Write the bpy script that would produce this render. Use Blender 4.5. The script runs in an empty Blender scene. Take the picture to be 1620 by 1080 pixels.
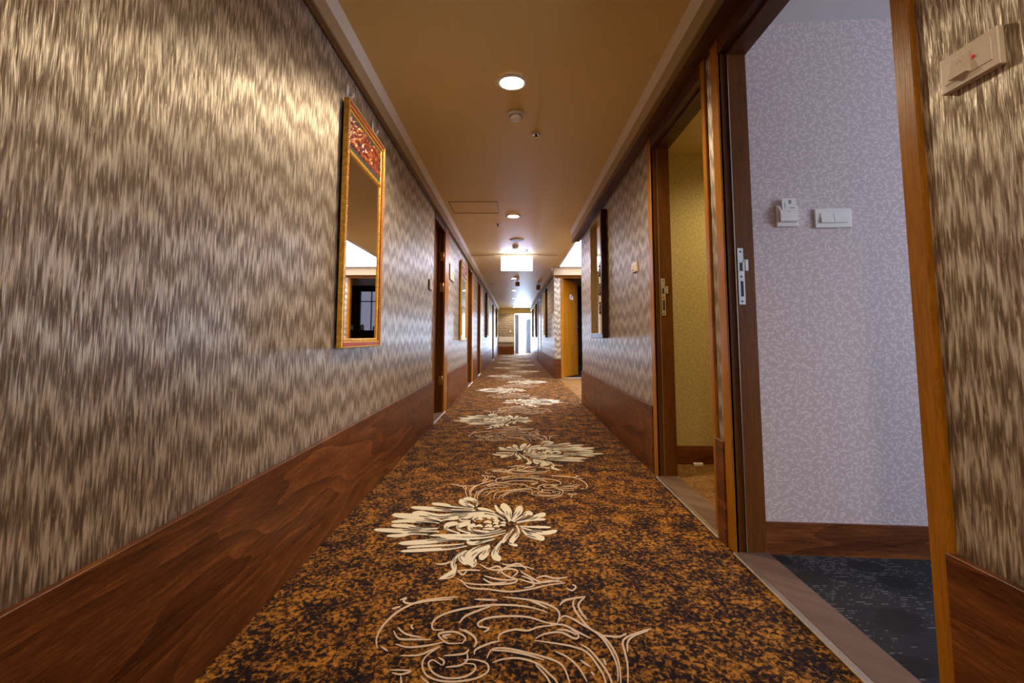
import bpy, bmesh, math, random
from mathutils import Vector, Matrix, noise as mn

random.seed(7)
S = bpy.context.scene
C = S.collection
PI = math.pi

# ---------------------------------------------------------------- camera, world, light, exposure
FPX, PX, PY, CAM_H = 765.0, 814.0, 464.0, 0.84
PITCH = math.atan(69.0 / FPX)
cd = bpy.data.cameras.new('camera')
cam = bpy.data.objects.new('camera', cd)
C.objects.link(cam)
cam.location = (0, 0, CAM_H)
cam.rotation_euler = (PI / 2 + PITCH, 0, 0)
cd.sensor_fit = 'HORIZONTAL'
cd.sensor_width = 36
cd.lens = FPX / 1620 * 36
cd.shift_x = -(PX - 810) / 1620
cd.shift_y = (PY - 540) / 1620
cd.clip_start = 0.02
S.camera = cam

W = bpy.data.worlds.new('sky')
S.world = W
W.use_nodes = True
W.node_tree.nodes['Background'].inputs[0].default_value = (0.72, 0.84, 1.0, 1)
W.node_tree.nodes['Background'].inputs[1].default_value = 2.0

S.view_settings.view_transform = 'Standard'
S.view_settings.look = 'None'
S.view_settings.gamma = 1
S.view_settings.use_curve_mapping = False
S.view_settings.exposure = 0.0
S.cycles.use_denoising = True
S.cycles.max_bounces = 10
S.cycles.sample_clamp_indirect = 6


def area(name, loc, target, sx, sy, power, col):
    d = bpy.data.lights.new(name, 'AREA')
    d.shape = 'RECTANGLE'
    d.size, d.size_y, d.energy, d.color = sx, sy, power, col
    o = bpy.data.objects.new(name, d)
    C.objects.link(o)
    o.location = loc
    o.rotation_euler = (Vector(target) - Vector(loc)).to_track_quat('-Z', 'Y').to_euler()
    return o


# daylight entering the window at the end of the corridor, the window of the open guest room, the dark pantry window
area('end_window_daylight', (0.42, 25.22, 1.05), (0.3, 10, 0.7), 0.75, 1.7, 310, (0.52, 0.70, 1.0))
area('guest_room_daylight', (4.12, 0.1, 1.25), (1.6, 1.4, 1.2), 2.2, 1.3, 80, (0.74, 0.80, 1.0))
DOWN_W, DOWN_COL = 112, (1.0, 0.81, 0.55)
SIGN_E, PANEL_E = 15.0, 7.0

# ---------------------------------------------------------------- materials


class NT:
    def __init__(s, name):
        m = bpy.data.materials.new(name)
        m.use_nodes = True
        s.m, s.t = m, m.node_tree
        s.p = s.t.nodes['Principled BSDF']

    def n(s, kind, **kw):
        nd = s.t.nodes.new(kind)
        for k, v in kw.items():
            setattr(nd, k, v)
        return nd

    def put(s, sock, v):
        if isinstance(v, bpy.types.NodeSocket):
            s.t.links.new(v, sock)
        else:
            sock.default_value = v

    def math(s, op, a, b=0.0, c=0.0, clamp=False):
        nd = s.n('ShaderNodeMath', operation=op, use_clamp=clamp)
        for i, v in enumerate((a, b, c)):
            s.put(nd.inputs[i], v)
        return nd.outputs[0]

    def xyz(s):
        tc = s.n('ShaderNodeTexCoord')
        sp = s.n('ShaderNodeSeparateXYZ')
        s.t.links.new(tc.outputs['Object'], sp.inputs[0])
        return sp.outputs[0], sp.outputs[1], sp.outputs[2]

    def vec(s, a, b, c=0.0):
        nd = s.n('ShaderNodeCombineXYZ')
        for i, v in enumerate((a, b, c)):
            s.put(nd.inputs[i], v)
        return nd.outputs[0]

    def noise(s, v, scale=1.0, detail=2.0, rough=0.5, dist=0.0):
        nd = s.n('ShaderNodeTexNoise')
        s.put(nd.inputs['Vector'], v)
        nd.inputs['Scale'].default_value = scale
        nd.inputs['Detail'].default_value = detail
        nd.inputs['Roughness'].default_value = rough
        nd.inputs['Distortion'].default_value = dist
        return nd.outputs['Fac']

    def ramp(s, f, stops):
        nd = s.n('ShaderNodeValToRGB')
        s.put(nd.inputs[0], f)
        e = nd.color_ramp.elements
        while len(e) < len(stops):
            e.new(0.5)
        for el, (p, c) in zip(e, stops):
            el.position = p
            el.color = (*c, 1)
        return nd.outputs[0]

    def mix(s, f, a, b, mode='MIX'):
        nd = s.n('ShaderNodeMix', data_type='RGBA', blend_type=mode)
        s.put(nd.inputs[0], f)
        for sock, v in ((nd.inputs[6], a), (nd.inputs[7], b)):
            s.put(sock, v if isinstance(v, bpy.types.NodeSocket) else (*v, 1))
        return nd.outputs[2]

    def bump(s, h, strength=0.3, dist=0.002):
        nd = s.n('ShaderNodeBump')
        s.put(nd.inputs['Height'], h)
        nd.inputs['Strength'].default_value = strength
        nd.inputs['Distance'].default_value = dist
        s.t.links.new(nd.outputs[0], s.p.inputs['Normal'])

    def set(s, col=None, rough=None, metal=None, **kw):
        if col is not None:
            s.put(s.p.inputs['Base Color'], col if isinstance(col, bpy.types.NodeSocket) else (*col, 1))
        if rough is not None:
            s.put(s.p.inputs['Roughness'], rough)
        if metal is not None:
            s.put(s.p.inputs['Metallic'], metal)
        for k, v in kw.items():
            s.put(s.p.inputs[k.replace('_', ' ')], v)
        return s.m


def plain(name, col, rough=0.5, metal=0.0, vary=0.08, scale=30, **kw):
    t = NT(name)
    x, y, z = t.xyz()
    f = t.noise(t.vec(x, y, z), scale, 3)
    lo = tuple(c * (1 - vary) for c in col)
    hi = tuple(min(1, c * (1 + vary)) for c in col)
    return t.set(t.ramp(f, [(0.3, lo), (0.7, hi)]), rough, metal, **kw)


def emit(name, col, e):
    t = NT(name)
    return t.set(col, 0.4, 0, Emission_Color=(*col, 1), Emission_Strength=e)


def m_wallpaper():
    t = NT('silk_wallpaper')
    x, y, z = t.xyz()
    u = t.math('ADD', x, y)
    drift = t.math('MULTIPLY', t.math('SUBTRACT', t.noise(t.vec(t.math('MULTIPLY', u, 25), t.math('MULTIPLY', z, 6))), 0.5), 0.012)
    uu = t.math('ADD', u, drift)
    streak = t.noise(t.vec(t.math('MULTIPLY', uu, 120), t.math('MULTIPLY', z, 13)), 1, 2, 0.6)
    fine = t.noise(t.vec(t.math('MULTIPLY', uu, 430), t.math('MULTIPLY', z, 17)), 1, 2, 0.65)
    jit = t.noise(t.vec(t.math('MULTIPLY', uu, 150), t.math('MULTIPLY', z, 5)), 1, 1)
    slow = t.noise(t.vec(t.math('MULTIPLY', u, 3.5), t.math('MULTIPLY', z, 2.5), 2), 1, 1)
    tri = t.math('PINGPONG', t.math('MULTIPLY', u, 1 / 0.10), 1.0)
    ph = t.math('ADD', t.math('MULTIPLY', z, 1 / 0.122), t.math('ADD', t.math('MULTIPLY', tri, 0.5), t.math('ADD', t.math('MULTIPLY', jit, 1.7), t.math('MULTIPLY', slow, 0.6))))
    band = t.math('SINE', t.math('MULTIPLY', ph, 2 * PI))
    grain = t.noise(t.vec(t.math('MULTIPLY', u, 900), t.math('MULTIPLY', z, 700)), 1, 2, 0.7)
    f = t.math('ADD', t.math('MULTIPLY', band, 0.165), t.math('ADD', t.math('MULTIPLY', streak, 1.25), t.math('MULTIPLY', fine, 0.75)))
    f = t.math('ADD', t.math('SUBTRACT', f, 0.72), t.math('MULTIPLY', grain, 0.42))
    dash = t.noise(t.vec(t.math('MULTIPLY', uu, 170), t.math('MULTIPLY', z, 24), 9), 1, 2, 0.55)
    dash = t.math('MULTIPLY_ADD', dash, 9.0, -5.3, clamp=True)
    col = t.ramp(f, [(0.25, (0.17, 0.115, 0.075)), (0.5, (0.37, 0.295, 0.225)), (0.76, (0.78, 0.71, 0.61))])
    col = t.mix(t.math('MULTIPLY', dash, 0.6), col, (0.95, 0.80, 0.58))
    rough = t.math('MULTIPLY_ADD', f, -0.14, 0.46)
    t.bump(t.math('ADD', streak, t.math('MULTIPLY', fine, 0.8)), 0.55, 0.004)
    return t.set(col, rough, 0.48)


def m_leafpaper(name, base, leaf, rough=0.6):
    t = NT(name)
    x, y, z = t.xyz()
    u = t.math('ADD', x, y)
    tot = None
    for k, (sc, off) in enumerate(((42, 0.0), (42, 7.31), (38, 3.77))):
        vn = t.n('ShaderNodeTexVoronoi', voronoi_dimensions='2D', feature='F1')
        vv = t.vec(t.math('MULTIPLY_ADD', u, sc, off), t.math('MULTIPLY_ADD', z, sc, off * 1.7))
        t.put(vn.inputs['Vector'], vv)
        vn.inputs['Scale'].default_value = 1.0
        df = t.n('ShaderNodeVectorMath', operation='SUBTRACT')
        t.put(df.inputs[0], vv)
        t.put(df.inputs[1], vn.outputs['Position'])
        ang = t.n('ShaderNodeSeparateColor')
        t.put(ang.inputs[0], vn.outputs['Color'])
        rt = t.n('ShaderNodeVectorRotate', rotation_type='Z_AXIS')
        t.put(rt.inputs['Vector'], df.outputs[0])
        t.put(rt.inputs['Angle'], t.math('MULTIPLY', ang.outputs[0], 6.28))
        sp = t.n('ShaderNodeSeparateXYZ')
        t.put(sp.inputs[0], rt.outputs[0])
        ax = t.math('ABSOLUTE', sp.outputs[0])
        wd = t.math('MULTIPLY_ADD', ax, -0.26, 0.115)
        ok = t.math('LESS_THAN', t.math('ABSOLUTE', sp.outputs[1]), wd)
        tot = ok if tot is None else t.math('MAXIMUM', tot, ok)
    grain = t.noise(t.vec(t.math('MULTIPLY', u, 900), t.math('MULTIPLY', z, 900)), 1, 2)
    f = t.math('MULTIPLY', tot, t.math('MULTIPLY_ADD', grain, 0.9, 0.25, clamp=True))
    t.bump(f, 0.25, 0.001)
    b2 = t.mix(t.math('MULTIPLY', grain, 0.5), base, tuple(c * 0.7 for c in base))
    return t.set(t.mix(f, b2, leaf), rough, 0.0)


def m_wood(name, dark, mid, light, axis, ring=9, rough=0.34, lines=1.0):
    """axis: 'u' grain along the wall, 'z' upright grain"""
    t = NT(name)
    x, y, z = t.xyz()
    u = t.math('ADD', x, y)
    a, b = (u, z) if axis == 'u' else (z, u)
    field = t.noise(t.vec(t.math('MULTIPLY', a, 0.9), t.math('MULTIPLY', b, 4.5), 0.3), 1, 1.5, 0.45, 0.3)
    r = t.math('FRACT', t.math('MULTIPLY', field, ring))
    fib = t.noise(t.vec(t.math('MULTIPLY', a, 12), t.math('MULTIPLY', b, 330)), 1, 3, 0.65)
    wide = t.noise(t.vec(t.math('MULTIPLY', a, 1.6), t.math('MULTIPLY', b, 14), 5), 1, 2)
    midf = t.noise(t.vec(t.math('MULTIPLY', a, 9), t.math('MULTIPLY', b, 120), 8), 1, 3, 0.7)
    pore = t.noise(t.vec(t.math('MULTIPLY', a, 45), t.math('MULTIPLY', b, 420), 3), 1, 2, 0.7)
    f = t.math('ADD', t.math('MULTIPLY', r, 0.13 * lines), t.math('ADD', t.math('ADD', t.math('MULTIPLY', fib, 0.28), t.math('MULTIPLY', midf, 0.42)), t.math('ADD', t.math('MULTIPLY', wide, 0.32), t.math('MULTIPLY', pore, 0.22))))
    f = t.math('SUBTRACT', f, 0.16)
    col = t.ramp(f, [(0.34, dark), (0.56, mid), (0.82, light)])
    t.bump(t.math('ADD', fib, t.math('MULTIPLY', r, 0.2)), 0.28, 0.002)
    return t.set(col, t.math('MULTIPLY_ADD', fib, 0.2, rough - 0.08), 0.0, Specular_IOR_Level=0.2)


def m_carpet(name, navy, brown, orange, sc=1.0, plain_f=0.0):
    t = NT(name)
    x, y, z = t.xyz()
    n1 = t.noise(t.vec(t.math('MULTIPLY', x, 66 * sc), t.math('MULTIPLY', y, 62 * sc)), 1, 4, 0.62, 0.7)
    n2 = t.noise(t.vec(t.math('MULTIPLY', x, 11), t.math('MULTIPLY', y, 10), 4), 1, 2, 0.5, 0.4)
    pile = t.noise(t.vec(x, y), 520, 2, 0.7)
    f = t.math('ADD', t.math('MULTIPLY_ADD', n1, 1.35, -0.175), t.math('ADD', t.math('MULTIPLY', t.math('SUBTRACT', n2, 0.5), 0.55), t.math('MULTIPLY', t.math('SUBTRACT', pile, 0.5), 0.45)))
    col = t.ramp(f, [(0.405, navy), (0.515, brown), (0.60, tuple((a + b) / 2 for a, b in zip(brown, orange))), (0.78, orange)])
    t.bump(t.math('ADD', pile, t.math('MULTIPLY', n1, 0.6)), 0.5, 0.005)
    return t.set(col, 0.92, 0.0, Sheen_Weight=0.03, Sheen_Roughness=0.4, Specular_IOR_Level=0.12)


def m_inlay(name, col):
    t = NT(name)
    x, y, z = t.xyz()
    pile = t.noise(t.vec(x, y), 420, 2, 0.7)
    t.bump(pile, 0.6, 0.005)
    return t.set(t.ramp(pile, [(0.25, tuple(c * 0.62 for c in col)), (0.6, col)]), 0.9, 0.0, Sheen_Weight=0.3)


def m_roomcarpet():
    t = NT('dark_ribbed_carpet')
    x, y, z = t.xyz()
    row = t.math('MULTIPLY', y, 1 / 0.0125)
    rid = t.math('FLOOR', row)
    prof = t.math('PINGPONG', t.math('FRACT', row), 0.5)
    line = t.math('GREATER_THAN', prof, 0.30)
    brk = t.noise(t.vec(t.math('MULTIPLY', x, 34), t.math('MULTIPLY', rid, 3.7)), 1, 3, 0.7)
    big = t.noise(t.vec(x, y, 2), 3.2, 2, 0.5)
    on = t.math('MULTIPLY', line, t.math('GREATER_THAN', t.math('ADD', brk, t.math('MULTIPLY', t.math('SUBTRACT', big, 0.5), 0.55)), 0.56))
    vn = t.n('ShaderNodeTexVoronoi', voronoi_dimensions='2D')
    t.put(vn.inputs['Vector'], t.vec(t.math('MULTIPLY', x, 4.2), t.math('MULTIPLY', y, 6.0)))
    vn.inputs['Scale'].default_value = 1
    spot = t.math('LESS_THAN', vn.outputs['Distance'], 0.27)
    on = t.math('MULTIPLY', on, t.math('SUBTRACT', 1.0, spot))
    base = t.mix(spot, (0.010, 0.011, 0.017), (0.003, 0.003, 0.005))
    t.bump(t.math('ADD', prof, brk), 0.5, 0.004)
    return t.set(t.mix(on, base, (0.13, 0.127, 0.13)), 0.95, 0.0)


def m_paint(name, col, rough=0.55):
    t = NT(name)
    x, y, z = t.xyz()
    f = t.noise(t.vec(x, y, z), 160, 3)
    t.bump(f, 0.06, 0.002)
    big = t.noise(t.vec(x, y, z), 1.2, 2)
    return t.set(t.mix(big, tuple(c * 0.95 for c in col), col), rough, 0.0)


M = {}
M['paper'] = m_wallpaper()
M['leaf'] = m_leafpaper('leaf_wallpaper', (0.58, 0.49, 0.49), (0.78, 0.69, 0.69))
M['leaf_yellow'] = m_leafpaper('ochre_leaf_wallpaper', (0.48, 0.39, 0.17), (0.60, 0.51, 0.28))
M['dado'] = m_wood('dado_teak', (0.045, 0.012, 0.005), (0.165, 0.050, 0.014), (0.46, 0.165, 0.038), 'u', 9, 0.36)
M['dadoend'] = M['dado']
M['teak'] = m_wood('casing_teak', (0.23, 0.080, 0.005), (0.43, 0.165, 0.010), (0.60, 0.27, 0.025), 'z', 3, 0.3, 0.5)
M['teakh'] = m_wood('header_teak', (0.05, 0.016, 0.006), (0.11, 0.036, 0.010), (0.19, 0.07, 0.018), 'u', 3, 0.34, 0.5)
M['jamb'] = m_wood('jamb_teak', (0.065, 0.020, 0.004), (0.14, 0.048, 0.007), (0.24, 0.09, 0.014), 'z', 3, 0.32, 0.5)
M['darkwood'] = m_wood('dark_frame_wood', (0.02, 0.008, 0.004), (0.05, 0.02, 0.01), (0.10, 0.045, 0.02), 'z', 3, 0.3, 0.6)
M['carpet'] = m_carpet('mottled_carpet', (0.010, 0.005, 0.009), (0.085, 0.032, 0.007), (0.56, 0.235, 0.032))
M['carpet_tan'] = m_carpet('tan_carpet', (0.16, 0.075, 0.025), (0.24, 0.12, 0.04), (0.36, 0.20, 0.08), 1.2)
M['petal'] = m_inlay('cream_petal_pile', (0.95, 0.85, 0.66))
M['scroll'] = m_inlay('pale_scroll_pile', (0.85, 0.62, 0.44))
M['slit'] = m_inlay('dark_brown_pile', (0.07, 0.03, 0.012))
M['roomcarpet'] = m_roomcarpet()
M['ceil'] = m_paint('ceiling_paint', (0.76, 0.56, 0.22), 0.5)
M['board'] = m_paint('cornice_board_dimmed', (0.44, 0.32, 0.19), 0.5)  # cream cornice paint, its dimmer tone put into the colour
M['cove'] = m_paint('cornice_cove_lit', (0.82, 0.76, 0.68), 0.45)  # same cream as the board, lit tone put into the colour
M['lip'] = m_paint('cornice_lip_paint', (0.22, 0.13, 0.04), 0.5)
M['roomceil'] = m_paint('room_ceiling_paint', (0.74, 0.73, 0.74), 0.6)
M['roomceil_y'] = m_paint('entry_ceiling_paint', (0.62, 0.50, 0.25), 0.6)
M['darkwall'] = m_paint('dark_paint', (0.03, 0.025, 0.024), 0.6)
M['white'] = plain('white_plastic', (0.80, 0.78, 0.76), 0.35, 0, 0.02)
M['cream'] = plain('cream_plastic', (0.78, 0.66, 0.57), 0.35, 0, 0.03)
M['black'] = plain('black_plastic', (0.012, 0.012, 0.013), 0.4, 0, 0.1)
M['grey'] = plain('grey_print', (0.25, 0.25, 0.27), 0.5, 0, 0.1)
M['steel'] = plain('brushed_steel', (0.62, 0.60, 0.57), 0.32, 1.0, 0.06, 120)
M['brass'] = plain('brass', (0.55, 0.40, 0.18), 0.35, 1.0, 0.1, 90)
M['gold'] = plain('gold_leaf', (0.80, 0.42, 0.045), 0.36, 0.55, 0.25, 60)
M['bead'] = plain('pale_gold_bead', (0.85, 0.60, 0.22), 0.35, 0.6, 0.15, 200)
M['red'] = plain('red_lacquer', (0.42, 0.055, 0.02), 0.32, 0.0, 0.2, 80)
M['redcarve'] = plain('carved_red_lacquer', (0.20, 0.025, 0.012), 0.4, 0.1, 0.35, 120)
M['goldcarve'] = plain('carved_gilt', (0.62, 0.20, 0.035), 0.35, 0.5, 0.4, 150)
M['teal'] = plain('dark_teal_lacquer', (0.03, 0.06, 0.065), 0.4, 0.0, 0.3, 100)
M['mirror'] = NT('mirror_silver').set((0.78, 0.77, 0.74), 0.015, 1.0)
M['redled'] = emit('red_led', (0.55, 0.02, 0.03), 0.35)
M['lamp'] = emit('lamp_lens', (1.0, 0.80, 0.55), 60.0)
M['sign'] = emit('lit_sign_acrylic', (0.60, 0.66, 1.0), SIGN_E)
M['lumi'] = emit('luminous_ceiling', (0.86, 0.90, 1.0), PANEL_E)
M['pane_lit'] = emit('frosted_lit_pane', (0.42, 0.42, 0.62), 0.55)
M['curtain'] = plain('grey_blue_curtain', (0.26, 0.29, 0.38), 0.85, 0, 0.15, 8)
M['strip'] = plain('aluminium_edge', (0.66, 0.58, 0.48), 0.3, 0.9, 0.08, 100)
M['sill'] = m_wood('threshold_wood', (0.10, 0.06, 0.045), (0.19, 0.12, 0.09), (0.28, 0.19, 0.15), 'u', 2, 0.42, 0.3)
M['brownbox'] = plain('brown_enamel', (0.16, 0.07, 0.03), 0.5, 0, 0.1)
M['goldpaint'] = plain('cream_mount', (0.78, 0.68, 0.52), 0.6, 0, 0.05)
g = NT('window_glass')
M['glass'] = g.set((1, 1, 1), 0.02, 0.0, Transmission_Weight=1.0, IOR=1.45)

# ---------------------------------------------------------------- mesh builder


class MB:
    def __init__(s):
        s.bm = bmesh.new()
        s.mi = 0

    def _tag(s, faces):
        for f in faces:
            f.material_index = s.mi

    def box(s, x0, x1, y0, y1, z0, z1, bev=0.0, seg=1):
        x0, x1 = min(x0, x1), max(x0, x1)
        y0, y1 = min(y0, y1), max(y0, y1)
        z0, z1 = min(z0, z1), max(z0, z1)
        b = s.bm
        r = bmesh.ops.create_cube(b, size=1.0)
        vs = r['verts']
        for v in vs:
            v.co = Vector(((x0 + x1) / 2 + v.co.x * (x1 - x0), (y0 + y1) / 2 + v.co.y * (y1 - y0), (z0 + z1) / 2 + v.co.z * (z1 - z0)))
        fs = set(f for v in vs for f in v.link_faces)
        s._tag(fs)
        if bev > 0:
            es = list(set(e for v in vs for e in v.link_edges))
            r = bmesh.ops.bevel(b, geom=es, offset=bev, segments=seg, affect='EDGES', profile=0.7)
            s._tag(r['faces'])
        return s

    def poly(s, pts):
        vs = [s.bm.verts.new(p) for p in pts]
        f = s.bm.faces.new(vs)
        f.material_index = s.mi
        return s

    def prism(s, outline, axis, a0, a1):
        """outline of 2D points swept along axis 'x'|'y'|'z' from a0 to a1"""
        def P(p, a):
            return {'x': (a, p[0], p[1]), 'y': (p[0], a, p[1]), 'z': (p[0], p[1], a)}[axis]
        lo = [s.bm.verts.new(P(p, a0)) for p in outline]
        hi = [s.bm.verts.new(P(p, a1)) for p in outline]
        fs = [s.bm.faces.new(lo), s.bm.faces.new(hi[::-1])]
        n = len(lo)
        for i in range(n):
            j = (i + 1) % n
            fs.append(s.bm.faces.new((lo[i], hi[i], hi[j], lo[j])))
        s._tag(fs)
        return s

    def lathe(s, prof, cx=0, cy=0, cz=0, n=24, axis='z'):
        """prof: (r, h) pairs; closed with caps when r > 0 at the ends"""
        rings = []
        for r, hgt in prof:
            ring = []
            for i in range(n):
                a = 2 * PI * i / n
                p = (r * math.cos(a), r * math.sin(a), hgt)
                if axis == 'x':
                    p = (p[2], p[0], p[1])
                elif axis == 'y':
                    p = (p[0], p[2], p[1])
                ring.append(s.bm.verts.new((p[0] + cx, p[1] + cy, p[2] + cz)))
            rings.append(ring)
        fs = []
        for a, b in zip(rings, rings[1:]):
            for i in range(n):
                j = (i + 1) % n
                fs.append(s.bm.faces.new((a[i], a[j], b[j], b[i])))
        fs.append(s.bm.faces.new(rings[0][::-1]))
        fs.append(s.bm.faces.new(rings[-1]))
        for f in fs[:-2]:
            f.smooth = True
        s._tag(fs)
        return s

    def tube(s, pts, r, n=8):
        pts = [Vector(p) for p in pts]
        rings = []
        for i, p in enumerate(pts):
            d = (pts[min(i + 1, len(pts) - 1)] - pts[max(i - 1, 0)]).normalized()
            q = d.to_track_quat('Z', 'Y')
            rings.append([s.bm.verts.new(p + q @ Vector((r * math.cos(2 * PI * k / n), r * math.sin(2 * PI * k / n), 0))) for k in range(n)])
        fs = []
        for a, b in zip(rings, rings[1:]):
            for i in range(n):
                j = (i + 1) % n
                f = s.bm.faces.new((a[i], a[j], b[j], b[i]))
                f.smooth = True
                fs.append(f)
        fs.append(s.bm.faces.new(rings[0][::-1]))
        fs.append(s.bm.faces.new(rings[-1]))
        s._tag(fs)
        return s

    def ball(s, c, r, sub=1):
        q = bmesh.ops.create_icosphere(s.bm, subdivisions=sub, radius=r)
        for v in q['verts']:
            v.co += Vector(c)
            for f in v.link_faces:
                f.material_index = s.mi
                f.smooth = True
        return s

    def build(s, name, mats, parent=None, matrix=None):
        bmesh.ops.recalc_face_normals(s.bm, faces=s.bm.faces[:])
        me = bpy.data.meshes.new(name)
        s.bm.to_mesh(me)
        s.bm.free()
        for m in (mats if isinstance(mats, (list, tuple)) else [mats]):
            me.materials.append(M[m] if isinstance(m, str) else m)
        o = bpy.data.objects.new(name, me)
        C.objects.link(o)
        if parent:
            o.parent = parent
        return o


def tag(o, label, cat, group=None, kind=None):
    o['label'], o['category'] = label, cat
    if group:
        o['group'] = group
    if kind:
        o['kind'] = kind
    return o


def thing(name, label, cat, loc, rz=0.0, group=None):
    o = bpy.data.objects.new(name, None)
    o.empty_display_size = 0.1
    C.objects.link(o)
    o.location = loc
    o.rotation_euler = (0, 0, rz)
    return tag(o, label, cat, group)


def dup(root, loc, label, rz=None):
    r = root.copy()
    C.objects.link(r)
    r.location = loc
    if rz is not None:
        r.rotation_euler = (0, 0, rz)
    r['label'] = label
    for ch in list(root.children):
        c = ch.copy()
        C.objects.link(c)
        c.parent = r
        for gch in ch.children:
            d = gch.copy()
            C.objects.link(d)
            d.parent = c
    return r


def struct(name, mb, mats, label, cat, parent=None):
    o = mb.build(name, mats, parent)
    if parent is None:
        tag(o, label, cat, kind='structure')
    return o


# ---------------------------------------------------------------- the setting: dimensions
XL, XR, XR2 = -0.80, 0.87, 0.82          # wallpaper planes; XR2 beyond the lobby
DADO = 0.415                              # top of the wood dado
CEIL, SOFF = 2.27, 2.105                  # corridor ceiling, underside of the cornice
T = 0.10                                  # wall thickness
Y0, Y1 = -3.6, 24.0
HEAD = 2.04                               # underside of door headers
R_END, LOB = 6.25, 10.0                   # end of the near right wall, face of the lobby's far wall
DOOR_L = [(4.78, 5.46), (8.24, 9.02), (10.40, 11.22), (17.3, 18.45)]
A0, A1 = 1.045, 1.955                     # open guest room doorway
B0, B1 = 2.14, 2.98                       # warm lit doorway

# --- corridor floor with its woven pattern


def unproject(px, py):
    a, b = (px - PX) / FPX, (PY - py) / FPX
    d = Vector((a, math.cos(PITCH) - b * math.sin(PITCH), math.sin(PITCH) + b * math.cos(PITCH)))
    t = -CAM_H / d.z
    return d.x * t, d.y * t


def smooth(pts, n=6):
    P = [Vector(p) for p in pts]
    if len(P) < 3:
        return [P[0].lerp(P[-1], i / n) for i in range(n + 1)]
    out = []
    for i in range(len(P) - 1):
        p0, p1, p2, p3 = P[max(i - 1, 0)], P[i], P[i + 1], P[min(i + 2, len(P) - 1)]
        for k in range(n):
            t = k / n
            out.append(0.5 * (2 * p1 + (p2 - p0) * t + (2 * p0 - 5 * p1 + 4 * p2 - p3) * t * t + (3 * p1 - p0 - 3 * p2 + p3) * t ** 3))
    out.append(P[-1])
    return out


FLOWER = [  # (half width, base -> tip) in a survey drawing of the motif
    (17, (900, 196), (700, 196), (520, 182), (362, 172)), (14, (885, 182), (740, 166), (620, 148), (535, 142)),
    (26, (890, 168), (840, 152), (795, 130), (765, 112)), (17, (905, 165), (922, 138), (870, 106), (798, 100)),
    (26, (625, 285), (520, 264), (400, 250), (205, 234)), (19, (1085, 236), (960, 210), (760, 230), (600, 245), (450, 216), (372, 226)),
    (15, (600, 303), (460, 292), (330, 284), (200, 294)), (18, (590, 346), (460, 346), (320, 326), (200, 322)),
    (19, (600, 372), (440, 374), (250, 366), (55, 357)), (15, (505, 398), (380, 388), (280, 405), (160, 408)),
    (22, (850, 442), (660, 440), (460, 460), (260, 471)), (15, (830, 492), (700, 512), (480, 526), (275, 536)),
    (11, (805, 474), (640, 486), (440, 496), (330, 506)), (13, (1150, 362), (980, 398), (780, 404), (515, 404)),
    (10, (1150, 382), (1000, 420), (800, 430), (600, 414)), (17, (1060, 432), (960, 456), (880, 470), (825, 458)),
    (22, (770, 388), (665, 358), (670, 318), (760, 302)), (22, (860, 388), (765, 352), (775, 320), (860, 302)),
    (20, (1000, 382), (885, 366), (850, 336), (900, 314)), (22, (860, 286), (775, 272), (860, 240), (980, 230)),
    (15, (900, 290), (872, 266), (930, 242), (1080, 250)), (15, (1145, 280), (1085, 238), (1000, 196), (915, 180)),
    (16, (620, 282), (660, 268), (720, 262), (765, 258)), (14, (1110, 350), (1040, 372), (960, 376), (900, 362)),
    (13, (905, 272), (930, 264), (960, 272)), (13, (975, 262), (1000, 254), (1030, 262)), (12, (1040, 266), (1060, 260), (1085, 268)),
    (12, (965, 298), (1000, 290), (1035, 300)), (11, (1045, 284), (1070, 280), (1100, 288)), (12, (1045, 308), (1065, 300), (1090, 310)),
    (10, (1105, 300), (1130, 296), (1155, 304)), (12, (890, 334), (930, 322), (960, 332)), (12, (975, 334), (1010, 322), (1040, 330)),
    (11, (1048, 334), (1075, 326), (1100, 332)), (10, (1095, 322), (1120, 318), (1150, 322)), (11, (960, 352), (1010, 348), (1060, 352)),
    (14, (1180, 292), (1140, 240), (1085, 195), (1062, 150)), (34, (1188, 285), (1178, 240), (1160, 190), (1110, 145)),
    (34, (1200, 285), (1235, 235), (1262, 195), (1255, 160)), (20, (1215, 292), (1290, 252), (1330, 218), (1375, 232)),
    (22, (1240, 298), (1350, 270), (1430, 240), (1482, 228)), (11, (1320, 288), (1400, 274), (1482, 272)),
    (11, (1262, 328), (1360, 334), (1450, 336), (1525, 338)), (19, (1275, 340), (1360, 368), (1480, 384), (1578, 364)),
    (26, (1285, 352), (1330, 394), (1420, 420), (1472, 436)), (24, (1240, 322), (1252, 380), (1215, 430), (1185, 478)),
    (13, (1170, 470), (1210, 482), (1250, 488)), (18, (1215, 350), (1160, 410), (1120, 470)),
    (32, (1120, 450), (1075, 520), (1060, 575), (1115, 605)), (46, (1020, 492), (910, 530), (850, 590), (890, 645)),
    (30, (1010, 505), (985, 555), (930, 600)), (20, (830, 530), (750, 570), (712, 640), (718, 700), (600, 766)),
    (30, (820, 535), (780, 590), (840, 640)), (24, (900, 600), (890, 640), (860, 655)),
]
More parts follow.
